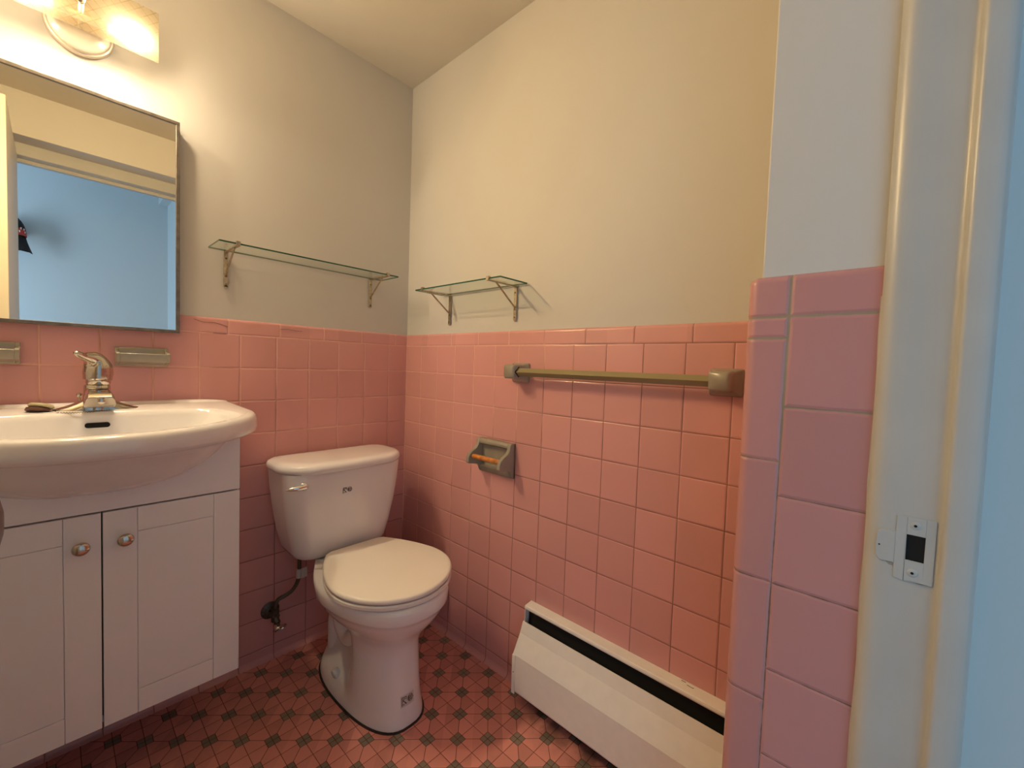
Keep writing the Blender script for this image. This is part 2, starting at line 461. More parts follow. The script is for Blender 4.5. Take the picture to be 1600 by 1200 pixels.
bm = new(); box(bm, -1.19, -0.46, -1.654, -1.6285, 1.975, 2.0); struct(obj('trim_9', bm, M_['trim'], bevel=0.003))
# caulk line between the tile and the jamb
bm = new(); tube(bm, [(XT - .0002, -1.5745 + math.sin(z * 40) * .0006, z) for z in [i * 0.04 for i in range(30)]], [0.0016 + 0.0009 * random.random() for _ in range(30)], n=6)
struct(obj('trim_10', bm, M_['trim'], smooth=True))

# strike plate let into the jamb
def YZ(bm, loops, x0, x1):
    for lp in loops: prism(bm, lp, 0, x0, x1)
sp = []
X0 = -0.4665
bm = new()
# plate built round its latch hole
yo0, yo1, zo0, zo1 = -1.6265, -1.5975, 0.869, 0.934
yh0, yh1, zh0, zh1 = -1.6195, -1.6055, 0.890, 0.916
box(bm, X0 - .0015, X0 + .001, yo0, yh0, zo0, zo1); box(bm, X0 - .0015, X0 + .001, yh1, yo1, zo0, zo1)
box(bm, X0 - .0015, X0 + .001, yh0, yh1, zo0, zh0); box(bm, X0 - .0015, X0 + .001, yh0, yh1, zh1, zo1)
prism(bm, [(-1.5975, 0.884), (-1.586, 0.8835), (-1.5835, 0.887), (-1.5825, 0.9), (-1.5835, 0.9125), (-1.586, 0.916), (-1.5975, 0.9165)], 0, X0 - .0015, X0 + .001)
bmesh.ops.remove_doubles(bm, verts=bm.verts[:], dist=1e-6)
plate = obj('strike_plate', bm, M_['trim'], bevel=0.0004)
tag(plate, 'painted metal strike plate let into the white door jamb', 'strike plate')
bm = new(); box(bm, X0 - .0004, X0 + .004, yh0 - .0005, yh1 + .0005, zh0 - .0005, zh1 + .0005)
lathe(bm, [(0.003, 0), (0.003, .0036)], (X0 + .003, yh1 - .0005, zh1 + .0004), (-1, 0, 0), 12)
lathe(bm, [(0.003, 0), (0.003, .0036)], (X0 + .003, yh1 + .0005, zh0 - .0001), (-1, 0, 0), 12)
obj('latch_hole', bm, M_['black'], plate)
for zz in (0.926, 0.878):
    bm = new(); lathe(bm, [(0.0042, 0), (0.0042, .0008), (0.0028, .0014)], (X0 - .001, -1.6115, zz), (-1, 0, 0), 16)
    s = obj('screw', bm, M_['trim'], plate, smooth=True)
    bm = new(); lathe(bm, [(0.0013, 0), (0.0013, .0006)], (X0 - .0022, -1.6115, zz), (-1, 0, 0), 10)
    obj('screw_slot', bm, M_['black'], s)
bm = new(); lathe(bm, [(0.0008, 0), (0.0008, .0004)], (X0 - .0013, -1.5855, 0.8995), (-1, 0, 0), 10); obj('nail_hole', bm, M_['black'], plate)
bm = new(); prism(bm, [(-1.591, 0.8835), (-1.597, 0.8838), (-1.597, 0.8805), (-1.594, 0.8805)], 0, X0 - .0006, X0 + .001); obj('paint_chip', bm, M_['bisc'], plate)

# open door, seen edge-on in the mirror; its knob shows at the picture's left edge
bm = new(); box(bm, -1.190, -1.155, -1.570, -0.868, 0.008, 1.985)
door = struct(obj('door_1', bm, M_['door'], bevel=0.002))
bm = new()
lathe(bm, [(0.032, 0), (0.032, .004), (0.028, .008), (0.012, .011), (0.0105, .026), (0.016, .032), (0.0255, .040), (0.0290, .050), (0.0290, .058), (0.0276, .0655), (0.0240, .0702), (0.012, .0728), (0.002, .0733)], (-1.155, -0.935, 0.897), (1, 0, 0), 32)
obj('door_handle', bm, M_['bronze'], door, smooth=True)

# ------------------------------------------------------------ bedroom beyond the doorway
BX = -0.43; BY = -2.75; BZ = 2.33; BL = -3.2
bm = new(); box(bm, BL - .1, BX + .1, BY - .1, -1.70, -0.06, -0.002); struct(obj('floor_bedroom', bm, M_['wood']))
bm = new(); box(bm, BL - .1, BX + .1, BY - .1, -1.646, BZ, BZ + .08); struct(obj('ceiling_bedroom', bm, M_['blue']))
bm = new(); box(bm, BL - .1, BX + .1, BY - .1, BY, 0, BZ); struct(obj('wall_bedroom_back', bm, M_['blue']))
bm = new(); box(bm, BX, BX + .1, BY, -1.646, 0, BZ); struct(obj('wall_bedroom_right', bm, M_['blue']))
bm = new()
WX0, WX1 = -3.00, -2.16
box(bm, BL, WX0, -1.70, -1.646, 0, BZ); box(bm, WX1, DL, -1.70 + .048, -1.646, 0, BZ); box(bm, WX1, -1.50, -1.70, -1.652, 0, BZ)
box(bm, WX0, WX1, -1.70, -1.646, 0, 0.1); box(bm, WX0, WX1, -1.70, -1.646, 2.0, BZ); box(bm, DL, BX, -1.652, -1.646, 2.055, BZ)
struct(obj('wall_bedroom_front', bm, M_['blue']))
bm = new(); box(bm, BL - .1, BL, BY, -1.646, 0, BZ)
struct(obj('wall_bedroom_left', bm, M_['blue']))
bm = new()
for a in ((WX0, WX0 + .035, .1, 2.0), (WX1 - .035, WX1, .1, 2.0), (WX0, WX1, .1, .135), (WX0, WX1, 1.965, 2.0), (-2.595, -2.565, .1, 2.0)):
    box(bm, a[0], a[1], -1.685, -1.645, a[2], a[3])
struct(obj('window_1', bm, M_['trim']))
bm = new(); box(bm, -0.484, BX, BY, -1.72, 2.232, BZ); struct(obj('trim_11', bm, M_['blue']))

# cap hanging on the bedroom wall (seen in the mirror)
hx, hy, hz = -1.235, BY, 1.80
cap = empty('baseball_cap', 'black baseball cap with red front panel hanging on bedroom wall, seen in the mirror', 'cap', (hx, hy, 1.90))
bm = new(); rings = []
for i in range(9):
    t = i / 8; a = t * PI / 2
    rings.append([(hx + math.cos(th) * 0.078 * math.cos(a) + 0.0 * t, hy + 0.09 + math.sin(th) * 0.085 * math.cos(a), 1.80 + math.sin(a) * 0.125 + 0.008 * math.cos(th)) for th in [2 * PI * k / 28 for k in range(28)]])
loft(bm, rings); obj('crown', bm, M_['hat'], cap, smooth=True)
bm = new(); rings = []
for k in range(15):
    th = -PI * 0.12 + PI * 1.0 * k / 14
    r1 = 1.025
    col_ = []
    for a in (0.0, 0.25, 0.50, 0.76):
        col_.append((hx + math.cos(th) * 0.078 * math.cos(a) * r1, hy + 0.09 + math.sin(th) * 0.085 * math.cos(a) * r1, 1.797 + math.sin(a) * 0.125 * 1.02))
    for a in (0.76, 0.0):
        col_.append((hx + math.cos(th) * 0.074 * math.cos(a), hy + 0.09 + math.sin(th) * 0.08 * math.cos(a), 1.797 + math.sin(a) * 0.125))
    rings.append(col_)
loft(bm, rings); obj('front_panel', bm, M_['red'], cap, smooth=True)
bm = new()
rings = []
for k in range(9):
    t = k / 8
    wv = 0.078 * (1 - 0.35 * t * t)
    z = 1.805 - 0.11 * t
    fx = 0.055 * t ** 1.6
    rings.append([(hx + fx + wv * 0.95, hy + .055 + 0.03 * t, z - 0.0), (hx + fx + wv * 0.7, hy + .115 + 0.03 * t, z), (hx + fx, hy + .16 + 0.02 * t, z), (hx + fx - wv * .7, hy + .115 + .03 * t, z), (hx + fx - wv * .7, hy + .108 + .03 * t, z), (hx + fx, hy + .15 + 0.02 * t, z), (hx + fx + wv * 0.68, hy + .105 + 0.03 * t, z), (hx + fx + wv * 0.9, hy + .05 + 0.03 * t, z)])
loft(bm, rings); obj('bill', bm, M_['hat'], cap, smooth=True)
bm = new()
for k, (th, zz) in enumerate([(0.55, 1.838), (0.80, 1.840), (1.05, 1.838), (1.30, 1.840), (0.45, 1.822), (0.9, 1.820)]):
    ca = 0.955; x = hx + math.cos(th) * 0.081 * ca; y = hy + .09 + math.sin(th) * .088 * ca
    tube(bm, [(x + .002, y, zz - .008), (x + .0035, y - .006, zz + .004), (x + .002, y + .006, zz + .002), (x + .003, y + .002, zz - .006)], 0.0024, n=5)
obj('lettering', bm, M_['hattext'], cap)
bm = new(); tube(bm, [(hx, hy, 1.925), (hx, hy + .05, 1.922), (hx, hy + .06, 1.935)], 0.004, n=8); hk = obj('wall_hook', bm, M_['chrome'])
tag(hk, 'small metal wall hook holding the black cap', 'hook')
adopt(cap)

# ------------------------------------------------------------ mirrored cabinet
mc = empty('mirror_cabinet', 'rectangular wall mirror in a thin dark metal frame above the sink', 'mirror', (-1.0, 0, 1.134))
xa, xb, za, zb = -1.200, -0.7945, 1.134, 1.742
bm = new(); box(bm, xa + .004, xb - .004, -0.016, 0.006, za + .004, zb - .004); obj('cabinet_box', bm, M_['frame'], mc)
bm = new(); box(bm, xa + .008, xb - .008, -0.0195, -0.016, za + .008, zb - .008); obj('mirror_glass', bm, M_['mirror'], mc)
bm = new(); t_ = 0.009
for a in ((xa, xb, za, za + t_), (xa, xb, zb - t_, zb)): box(bm, a[0], a[1], -0.0235, -0.012, a[2], a[3])
for a in ((xa, xa + t_), (xb - t_, xb)): box(bm, a[0], a[1], -0.0235, -0.012, za + t_, zb - t_)
obj('frame', bm, M_['frame'], mc, bevel=0.001)
adopt(mc)

# ------------------------------------------------------------ wall light
lf = empty('wall_light', 'two-bulb wall light with etched glass panel above the mirror', 'light', (-0.995, 0, 1.83))
lc = Vector((-0.995, 0.004, 1.893))
bm = new(); lathe(bm, [(0.0635, 0), (0.0645, .006), (0.0620, .012), (0.0590, .013), (0.0575, .020), (0.052, .024), (0.02, .027), (0.001, .027)], lc, (0, -1, 0), 48); obj('backplate', bm, M_['lampmetal'], lf, smooth=True)
bm = new(); tube(bm, [(-1.075, -0.066, 1.892), (-0.915, -0.066, 1.892)], 0.009, n=14); tube(bm, [(-0.995, -.02, 1.892), (-0.995, -.105, 1.905)], 0.005, n=10); obj('arm', bm, M_['lampmetal'], lf, smooth=True)
for sx in (-1, 1):
    bm = new(); x0 = -0.995 + sx * .045
    lathe(bm, [(0.013, 0), (0.0135, .018), (0.010, .020)], (x0, -0.066, 1.892), (sx, 0, 0), 20); obj('socket', bm, M_['lampmetal'], lf, smooth=True)
    bm = new(); lathe(bm, [(0.010, 0.018), (0.014, .026), (0.0215, .042), (0.0235, .055), (0.0205, .069), (0.012, .077), (0.002, .080)], (x0, -0.066, 1.892), (sx, 0, 0), 24)
    obj('bulb', bm, M_['bulb'], lf, smooth=True)
bm = new()
n = 24; rings = []
for k in range(n + 1):
    t = -1 + 2 * k / n; x = -0.997 + t * 0.145; y = -0.106 + 0.004 * t * t
    rings.append([(x, y, 1.843), (x, y, 1.968), (x, y + .003, 1.968), (x, y + .003, 1.843)])
loft(bm, rings); obj('glass_panel', bm, M_['lampglass'], lf, smooth=True)
bm = new(); lathe(bm, [(0.009, 0), (0.010, .004), (0.007, .009), (0.003, .012)], (-0.997, -0.106, 1.911), (0, -1, 0), 20); obj('finial', bm, M_['frame'], lf, smooth=True)
adopt(lf)

# ------------------------------------------------------------ glass shelves
def shelf(label, flip, length, cx, cz, lefts, depth=0.130):
    """built along local x, wall at local y=0, then turned for the right wall"""
    root = empty('glass_shelf', label, 'shelf', (0, 0, 0), 'glass wall shelves on metal brackets')
    x0, x1 = -length / 2, length / 2
    bm = new(); box(bm, x0, x1, -depth, -0.003, 0, 0.0048)
    g = obj('glass_panel', bm, M_['glass'], root)
    g.data.materials.append(M_['glassedge'])
    for p in g.data.polygons:
        if abs(p.normal.z) < 0.5: p.material_index = 1
    for bx in lefts:
        h = 0.006
        bm = new()
        box(bm, bx - h, bx + h, -0.0025, 0.001, -0.112, 0.0)        # wall plate
        lathe(bm, [(h, 0), (h, .0035)], (bx, 0.001, -0.112), (0, -1, 0), 16)
        box(bm, bx - h * .75, bx + h * .75, -depth * .83, -0.0, -0.0045, -0.0005)       # arm
        box(bm, bx - h * .9, bx + h * .9, -depth - .004, -depth * .80, -0.0045, -0.0010)
        box(bm, bx - h * .9, bx + h * .9, -depth - .0055, -depth - .002, -0.0045, 0.009)
        box(bm, bx - h * .9, bx + h * .9, -depth - .0055, -depth + .006, 0.0062, 0.009)
        # diagonal brace
        a = Vector((bx, -0.003, -0.072)); b = Vector((bx, -depth * .72, -0.004))
        tube(bm, [a, a.lerp(b, .5), b], 0.0030, n=8)
        br = obj('bracket', bm, M_['brass'], root, bevel=0.0006)
        for zz in (-0.022, -0.078, -0.104):
            bm = new(); lathe(bm, [(0.0036, 0), (0.0034, .0012), (0.0015, .0022)], (bx, -0.0022, zz), (0, -1, 0), 12)
            obj('screw', bm, M_['frame'], br, smooth=True)
    if flip:
        root.rotation_euler = (0, 0, -PI / 2); root.location = (0, cx, cz)
    else:
        root.location = (cx, 0, cz)
    return root
shelf('long glass shelf on two metal brackets on the wall above the toilet', False, 0.592, -0.426, 1.4035, (-0.675 + .426, -0.177 + .426))
s2 = shelf('short glass shelf on two metal brackets on the right wall near the corner', True, 0.443, -0.4675, 1.3405, ())
# brackets of the short shelf (local +x is world -y)
def add_brackets(root, depth, xs):
    for bx in xs:
        h = 0.006; bm = new()
        box(bm, bx - h, bx + h, -0.0025, 0.001, -0.112, 0.0)
        lathe(bm, [(h, 0), (h, .0035)], (bx, 0.001, -0.112), (0, -1, 0), 16)
        box(bm, bx - h * .75, bx + h * .75, -depth * .83, -0.0, -0.0045, -0.0005)
        box(bm, bx - h * .9, bx + h * .9, -depth - .004, -depth * .80, -0.0045, -0.0010)
        box(bm, bx - h * .9, bx + h * .9, -depth - .0055, -depth - .002, -0.0045, 0.009)
        box(bm, bx - h * .9, bx + h * .9, -depth - .0055, -depth + .006, 0.0062, 0.009)
        a = Vector((bx, -0.003, -0.072)); b = Vector((bx, -depth * .72, -0.004))
        tube(bm, [a, a.lerp(b, .5), b], 0.0030, n=8)
        br = obj('bracket', bm, M_['brass'], root, bevel=0.0006)
        for zz in (-0.022, -0.078, -0.104):
            bm = new(); lathe(bm, [(0.0036, 0), (0.0034, .0012), (0.0015, .0022)], (bx, -0.0022, zz), (0, -1, 0), 12)
            obj('screw', bm, M_['frame'], br, smooth=True)
add_brackets(s2, 0.130, (0.292 - 0.4675, 0.637 - 0.4675))

# ------------------------------------------------------------ towel bar
tb = empty('towel_bar', 'olive square towel bar between two grey ceramic posts on the right wall', 'towel bar', (0, -0.99, 1.02))
for yc in (-0.676, -1.305):
    bm = new()
    def rr(cy, cz, hw, hh, x, rad=.006, n=4):
        pts = []
        for (sy, sz, a0) in ((1, 1, 0), (-1, 1, PI / 2), (-1, -1, PI), (1, -1, 1.5 * PI)):
            for k in range(n + 1):
                a = a0 + k / n * PI / 2
                pts.append((x, cy + sy * (hw - rad) + math.cos(a) * rad, cz + sz * (hh - rad) + math.sin(a) * rad))
        return pts
    zc = 1.054
    loft(bm, [rr(yc, zc - .003, .036, .032, 0.002), rr(yc, zc - .003, .036, .032, -.006), rr(yc, zc - .002, .033, .030, -.011), rr(yc, zc, .025, .0245, -.018),
              rr(yc, zc, .0235, .023, -.030), rr(yc, zc, .0235, .023, -.052), rr(yc, zc, .0225, .022, -.061), rr(yc, zc, .019, .018, -.066, .005)])
    obj('post', bm, M_['bisc'], tb, smooth=True, ang=60)
bm = new(); xs = -0.043; hd = 0.0135
for (ya, yb) in ((-0.690, -1.290),):
    loft(bm, [[(xs, y, 1.053 + hd), (xs - hd, y, 1.053), (xs, y, 1.053 - hd), (xs + hd, y, 1.053)] for y in (ya, yb)])
obj('bar', bm, M_['bar'], tb, bevel=0.001)
bm = new(); hd2 = 0.0175
loft(bm, [[(xs, y, 1.053 + hd2), (xs - hd2, y, 1.053), (xs, y, 1.053 - hd2), (xs + hd2, y, 1.053)] for y in (-0.6992, -0.7003)])
obj('post_socket', bm, M_['black'], tb)
adopt(tb)

# ------------------------------------------------------------ toilet paper holder
tp = empty('toilet_paper_holder', 'grey ceramic toilet paper holder with a wooden roller on the pink tile', 'toilet paper holder', (0, -0.577, 0.69))
ya, yb = -0.4935, -0.6600; z0, z1 = 0.6905, 0.8115
bm = new()
box(bm, -0.006, 0.002, yb, ya, z0, z1)
cheek = [(0.002, z1), (-0.020, z1), (-0.0255, z1 - .008), (-0.027, z1 - .022), (-0.034, z1 - .032), (-0.055, z1 - .043), (-0.068, z1 - .054), (-0.0735, z1 - .066), (-0.0735, z1 - .082), (-0.066, z1 - .087),
         (-0.040, z1 - .090), (-0.020, z1 - .095), (-0.010, z0 + .006), (-0.006, z0), (0.002, z0)]
for (c0, c1) in ((ya, ya - .015), (yb, yb + .015)): prism(bm, cheek, 1, c0, c1)
prism(bm, [(0.002, z1), (-0.020, z1), (-0.0255, z1 - .008), (-0.0255, z1 - .016), (-0.018, z1 - .021), (0.002, z1 - .023)], 1, ya - .014, yb + .014)
prism(bm, [(0.002, z0), (-0.008, z0), (-0.013, z0 + .008), (-0.017, z0 + .022), (-0.012, z0 + .030), (0.002, z0 + .034)], 1, ya - .014, yb + .014)
obj('holder_body', bm, M_['bisc'], tp, bevel=0.0025, seg=3)
bm = new(); rr_ = [0.0075, .0085] + [0.0088 - 0.0006 * (i % 2) for i in range(12)] + [.0085, .0075]
pts = [(-0.0555, ya - .019 - (abs(yb - ya) - .038) * i / 15, 0.7515) for i in range(16)]
tube(bm, pts, rr_, n=20); rl = obj('roller', bm, M_['roll'], tp, smooth=True, ang=60)
for (a, b) in ((ya - .013, ya - .021), (yb + .013, yb + .021)):
    bm = new(); tube(bm, [(-0.0555, a, .7515), (-0.0555, b, .7515)], 0.0045, n=12)
    obj('roller_pin', bm, M_['black'], rl)
adopt(tp)

# ------------------------------------------------------------ ceramic dishes on the back wall
def dish(label, xa, xb):
    r = empty('soap_dish', label, 'soap dish', ((xa + xb) / 2, 0, 1.034), 'ceramic soap dishes under the mirror')
    cx = (xa + xb) / 2; hw = (xb - xa) / 2
    bm = new()
    prof = [(0.002, 1.088), (-0.007, 1.088), (-0.010, 1.084), (-0.012, 1.0615), (-0.030, 1.059), (-0.038, 1.066), (-0.043, 1.071), (-0.047, 1.070), (-0.0465, 1.060), (-0.043, 1.047), (-0.030, 1.044), (-0.012, 1.040), (-0.008, 1.0345), (0.002, 1.0345)]
    prism(bm, [(y, z) for y, z in prof], 0, cx - hw + .008, cx + hw - .008)
    end = [(0.002, 1.088), (-0.007, 1.088), (-0.0105, 1.083), (-0.013, 1.0765), (-0.030, 1.0735), (-0.043, 1.0735), (-0.0475, 1.070), (-0.0465, 1.060), (-0.043, 1.047), (-0.030, 1.044), (-0.012, 1.040), (-0.008, 1.0345), (0.002, 1.0345)]
    prism(bm, end, 0, cx - hw, cx - hw + .0085); prism(bm, end, 0, cx + hw - .0085, cx + hw)
    obj('dish_body', bm, M_['bisc'], r, bevel=0.0018, seg=3)
    adopt(r); return r
dish('grey ceramic soap dish on the tile to the right of the faucet', -0.934, -0.819)
dish('grey ceramic soap dish cut off by the left edge of the photo', -1.216, -1.101)

# ------------------------------------------------------------ vanity cabinet
vc = empty('vanity_cabinet', 'white two-door bathroom vanity cabinet under the sink', 'cabinet', (-0.976, 0, 0.20))
xl, xr = -1.247, -0.7055; yfr = -0.262; zb_, zt_ = 0.202, 0.853
bm = new()
box(bm, xl, xl + .016, yfr, -0.001, zb_, zt_); box(bm, xr - .016, xr, yfr, -0.001, zb_, zt_)
box(bm, xl + .016, xr - .016, yfr, -0.001, zb_ + .002, zb_ + .018)
box(bm, xl + .016, xr - .016, -0.012, -0.001, zb_ + .018, zt_)
obj('carcass', bm, M_['cab'], vc, bevel=0.0008)
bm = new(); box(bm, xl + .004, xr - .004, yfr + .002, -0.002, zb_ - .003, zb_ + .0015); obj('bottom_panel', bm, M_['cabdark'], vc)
bm = new(); box(bm, xl, xr, -0.280, yfr, 0.7105, zt_); obj('top_rail', bm, M_['cab'], vc, bevel=0.001)
bm = new(); box(bm, xl + .016, xr - .016, yfr + .001, yfr + .008, zb_ + .018, 0.74); obj('shadow_gap', bm, M_['cabdark'], vc)  # dark sheet painting in the shade behind the door gaps
def vdoor(x0, x1, knobx):
    z0_, z1_ = zb_, 0.7065; sw = 0.0585; g = 0.0011
    bm = new()
    box(bm, x0, x1, -0.2768, -0.2630, z0_, z1_)
    box(bm, x0, x0 + sw, -0.280, -0.2765, z0_, z1_); box(bm, x1 - sw, x1, -0.280, -0.2765, z0_, z1_)
    box(bm, x0 + sw + g, x1 - sw - g, -0.280, -0.2765, z0_, z0_ + .0575); box(bm, x0 + sw + g, x1 - sw - g, -0.280, -0.2765, z1_ - .0575, z1_)
    box(bm, x0 + sw + g, x1 - sw - g, -0.2792, -0.2765, z0_ + .0575 + g, z1_ - .0575 - g)
    d = obj('door', bm, M_['cab'], vc, bevel=0.0006)
    bm = new(); lathe(bm, [(0.0065, 0), (0.006, .004), (0.0055, .010), (0.009, .014), (0.0142, .018), (0.0150, .022), (0.0135, .026), (0.008, .0285), (0.001, .029)], (knobx, -0.280, 0.640), (0, -1, 0), 32)
    obj('knob', bm, M_['chrome'], d, smooth=True, ang=60)
vdoor(xl, -0.9775, -1.010); vdoor(-0.9745, xr, -0.938)
adopt(vc)

# ------------------------------------------------------------ sink
sk = empty('sink', 'white porcelain basin with a bowed front on top of the vanity cabinet', 'sink', (-0.976, 0, 0.86))
SX = -0.976
def outline(hw, yfc, ycorner, yb=-0.001, n=40, rad=0.045, side=0.012):
    """D plan: straight back on the wall, sides slightly flared, bowed front. returns pts from back-left round the front to back-right then the back"""
    pts = []
    # right side up to the corner, going from back right to front right
    def front(x):  # bow
        u = min(1, abs(x) / hw)
        return yfc + (ycorner - yfc) * (u ** 2.2)
    L = []
    for k in range(7): L.append((hw - side * (1 - k / 6) , yb + (ycorner + rad - yb) * k / 6))
    # rounded corner: quadratic bezier
    p0 = L[-1]; xc = hw - rad * 1.35; p2 = (xc, front(xc)); p1 = (hw + .001, front(hw) - 0.004)
    for k in range(1, 9):
        t = k / 8
        L.append(((1 - t) ** 2 * p0[0] + 2 * t * (1 - t) * p1[0] + t * t * p2[0], (1 - t) ** 2 * p0[1] + 2 * t * (1 - t) * p1[1] + t * t * p2[1]))
    m = 22
    for k in range(1, m // 2 + 1):
        x = xc * (1 - k / (m / 2)); L.append((x, front(x)))
    R = L; Lm = [(-x, y) for x, y in L[::-1]][1:]
    pts = R + Lm
    # back edge
    b = [(-(hw - side) + 2 * (hw - side) * k / 8, yb) for k in range(1, 8)]
    return pts + b
def ring(hw, yfc, yc, z, rad=.045, side=.012, zback=None):
    o = outline(hw, yfc, yc, rad=rad, side=side)
    out = []
    for x, y in o:
        zz = z
        if zback is not None:
            t = min(1, max(0, (y - yfc) / (0 - yfc))); zz = z + (zback - z) * t
        out.append((SX + x, y, zz))
    return out
n_o = len(outline(.3, -.4, -.3))
# outer body, from the underside up, over the rim and down into the bowl
def belly(z, a, b, cy=-0.13):
    o = outline(.3, -.4, -.3); out = []
    hwm = max(abs(x) for x, y in o)
    for x, y in o:
        ang_x = x / hwm
        # map onto an ellipse-fronted shape
        ang = math.atan2(-(y) / 0.4, x / .3) if y < -0.0015 else None
        if ang is None: out.append((SX + x / (0.3 - .012) * a * 0.98, -0.001, z))
        else: out.append((SX + a * math.copysign(abs(math.cos(ang)) ** .85, math.cos(ang)), max(-0.001 + (cy - 0) * 0 - (0.13 + b) * math.sin(ang) ** .85, -1), z))
    return out
bm = new()
rings = [belly(.742, .10, .09), belly(.746, .155, .125), belly(.756, .195, .165), belly(.772, .225, .205), belly(.795, .252, .245), belly(.82, .276, .272), belly(.842, .292, .289),
         belly(.852, .299, .296),
         ring(.308, -.440, -.262, .8555, rad=.05), ring(.317, -.4515, -.268, .861, rad=.05), ring(.3225, -.458, -.273, .868, rad=.05), ring(.324, -.460, -.274, .880, rad=.05),
         ring(.323, -.459, -.272, .893, rad=.05, zback=.910), ring(.3205, -.4565, -.269, .900, rad=.05, zback=.923), ring(.315, -.4515, -.264, .9045, rad=.048, zback=.9285), ring(.306, -.444, -.257, .906, rad=.045, zback=.930)]
# inner bowl rings, same point count and matching directions
def inner(z, a, b, cy, dz=0.0, k=0.5):
    o = outline(.306, -.444, -.257); out = []
    for x, y in o:
        ang = math.atan2((y + .2) / .2, x / .3); c, sn = math.cos(ang), math.sin(ang)
        ex, ey = a * c, cy + b * sn
        dx, dy = x * a / .306, (cy + b) + y * (2 * b / .444)
        X = ex * (1 - k) + dx * k; Y = ey * (1 - k) + dy * k
        t = (Y - cy + b) / (2 * b)
        out.append((SX + X, Y, z + dz * t))
    return out
rings += [inner(.9055, .280, .1460, -.276, .0175), inner(.9040, .273, .1410, -.276, .0170), inner(.894, .266, .1360, -.276, .0140), inner(.870, .250, .1250, -.276, .006, .35), inner(.83, .215, .105, -.275, 0, .2), inner(.80, .15, .08, -.273, 0, 0), inner(.788, .06, .035, -.272, 0, 0)]
loft(bm, rings, cap0=True, cap1=True)
o = obj('basin', bm, M_['porc'], sk, smooth=True, ang=75)
# raised ridge at the back of the deck
bm = new()
rg = []
for k in range(41):
    t = -1 + 2 * k / 40; e = (1 - abs(t) ** 10) ; x = SX + t * .302
    rg.append([(x, -0.001, .926), (x, -0.001, .929 + .0065 * e), (x, -0.010, .929 + .0070 * e), (x, -0.018, .928 + .0045 * e), (x, -0.026, .9265 + .0015 * e), (x, -0.032, .925)])
loft(bm, rg); obj('back_ridge', bm, M_['porc'], sk, smooth=True, ang=70)
# overflow slot in the back of the bowl
bm = new()
def slot(y, hw_, hh, zc_):
    return [(SX + .001 + math.copysign(hw_ - hh, c) + math.cos(a) * hh, y, zc_ + math.sin(a) * hh) for a in [2 * PI * (k + .5) / 16 for k in range(16)] for c in (math.cos(a),)]
loft(bm, [slot(-0.1300, .0225, .0062, .8910), slot(-0.1495, .0225, .0062, .8910)]); obj('overflow_slot', bm, M_['black'], sk)
bm = new(); lathe(bm, [(0.022, 0), (0.022, .002), (0.018, .003)], (SX, -.272, .788), (0, 0, 1), 24); obj('drain_ring', bm, M_['chrome'], sk, smooth=True)
# small hairline crack on the belly
bm = new(); tube(bm, [(-0.988, -0.3005, .775), (-0.986, -0.296, .768), (-0.983, -0.290, .760)], 0.0007, n=5); obj('crack', bm, M_['dirt_tone'], sk)
adopt(sk)

# ------------------------------------------------------------ faucet
FX, FY, FZ = -0.972, -0.085, 0.9215
fc = empty('faucet', 'chrome single-lever faucet standing on the back deck of the sink', 'faucet', (FX, FY, FZ))
bm = new(); rings = []
for k in range(25):
    t = -1 + 2 * k / 24; x = FX + t * 0.078
    hgt = 0.006 + 0.040 * max(0, 1 - abs(t)) ** 1.8 + 0.004 * (1 - abs(t) ** 6)
    wd = 0.022 * (1 - abs(t) ** 5) ** .5 + 0.003
    rings.append([(x, FY + wd * math.cos(a), FZ + (hgt * max(0, math.sin(a)) if math.sin(a) > 0 else 0.0)) for a in [2 * PI * j / 16 for j in range(16)]])
loft(bm, rings); obj('base_plate', bm, M_['chrome'], fc, smooth=True, ang=60)
# body rising to the cartridge collar
bm = new()
def ell(cx, cy, z, a, b, n=28): return [(cx + a * math.cos(2 * PI * k / n), cy + b * math.sin(2 * PI * k / n), z) for k in range(n)]
loft(bm, [ell(FX, FY, FZ + .002, .033, .026), ell(FX, FY, FZ + .02, .028, .024), ell(FX, FY, FZ + .045, .0255, .023), ell(FX, FY, FZ + .064, .0245, .0235), ell(FX, FY, FZ + .068, .020, .020)])
obj('body', bm, M_['chrome'], fc, smooth=True, ang=60)
# spout reaching towards the room, flaring wedge
bm = new(); rings = []
for t in [0, .15, .35, .55, .75, .9, 1.0]:
    y = FY - 0.010 - t * 0.105; zt = FZ + .060 - .012 * t ** 1.5; zb2 = FZ + .004 + 0.014 * t
    if t == 1.0: zt -= .006; zb2 += .002
    hw = 0.024 + 0.003 * t; hb = 0.028 - .002 * t if t < .01 else 0.0285
    rings.append([(FX - hw * .78, y, zt), (FX + hw * .78, y, zt), (FX + hw * .92, y, zt - .008), (FX + hb, y + .014 * t, zb2 + .004), (FX + hb * .9, y + .016 * t, zb2), (FX - hb * .9, y + .016 * t, zb2), (FX - hb, y + .014 * t, zb2 + .004), (FX - hw * .92, y, zt - .008)])
loft(bm, rings); obj('spout', bm, M_['chrome'], fc, bevel=0.002, seg=3)
bm = new(); ys = FY - .116
lathe(bm, [(0.0068, 0), (0.0065, .0022), (0.003, .0035)], (FX + .001, ys + .002, FZ + .032), (0, -1, 0), 20); box(bm, FX + .0004, FX + .0020, ys - .0018, ys + .002, FZ + .032, FZ + .0405)
obj('emblem', bm, M_['chrome'], fc, smooth=True)
bm = new(); lathe(bm, [(0.0225, 0), (0.0235, .003), (0.0235, .012), (0.021, .015)], (FX + .002, FY - .004, FZ + .068), (0, -.05, 1), 32); obj('collar', bm, M_['chrome'], fc, smooth=True)
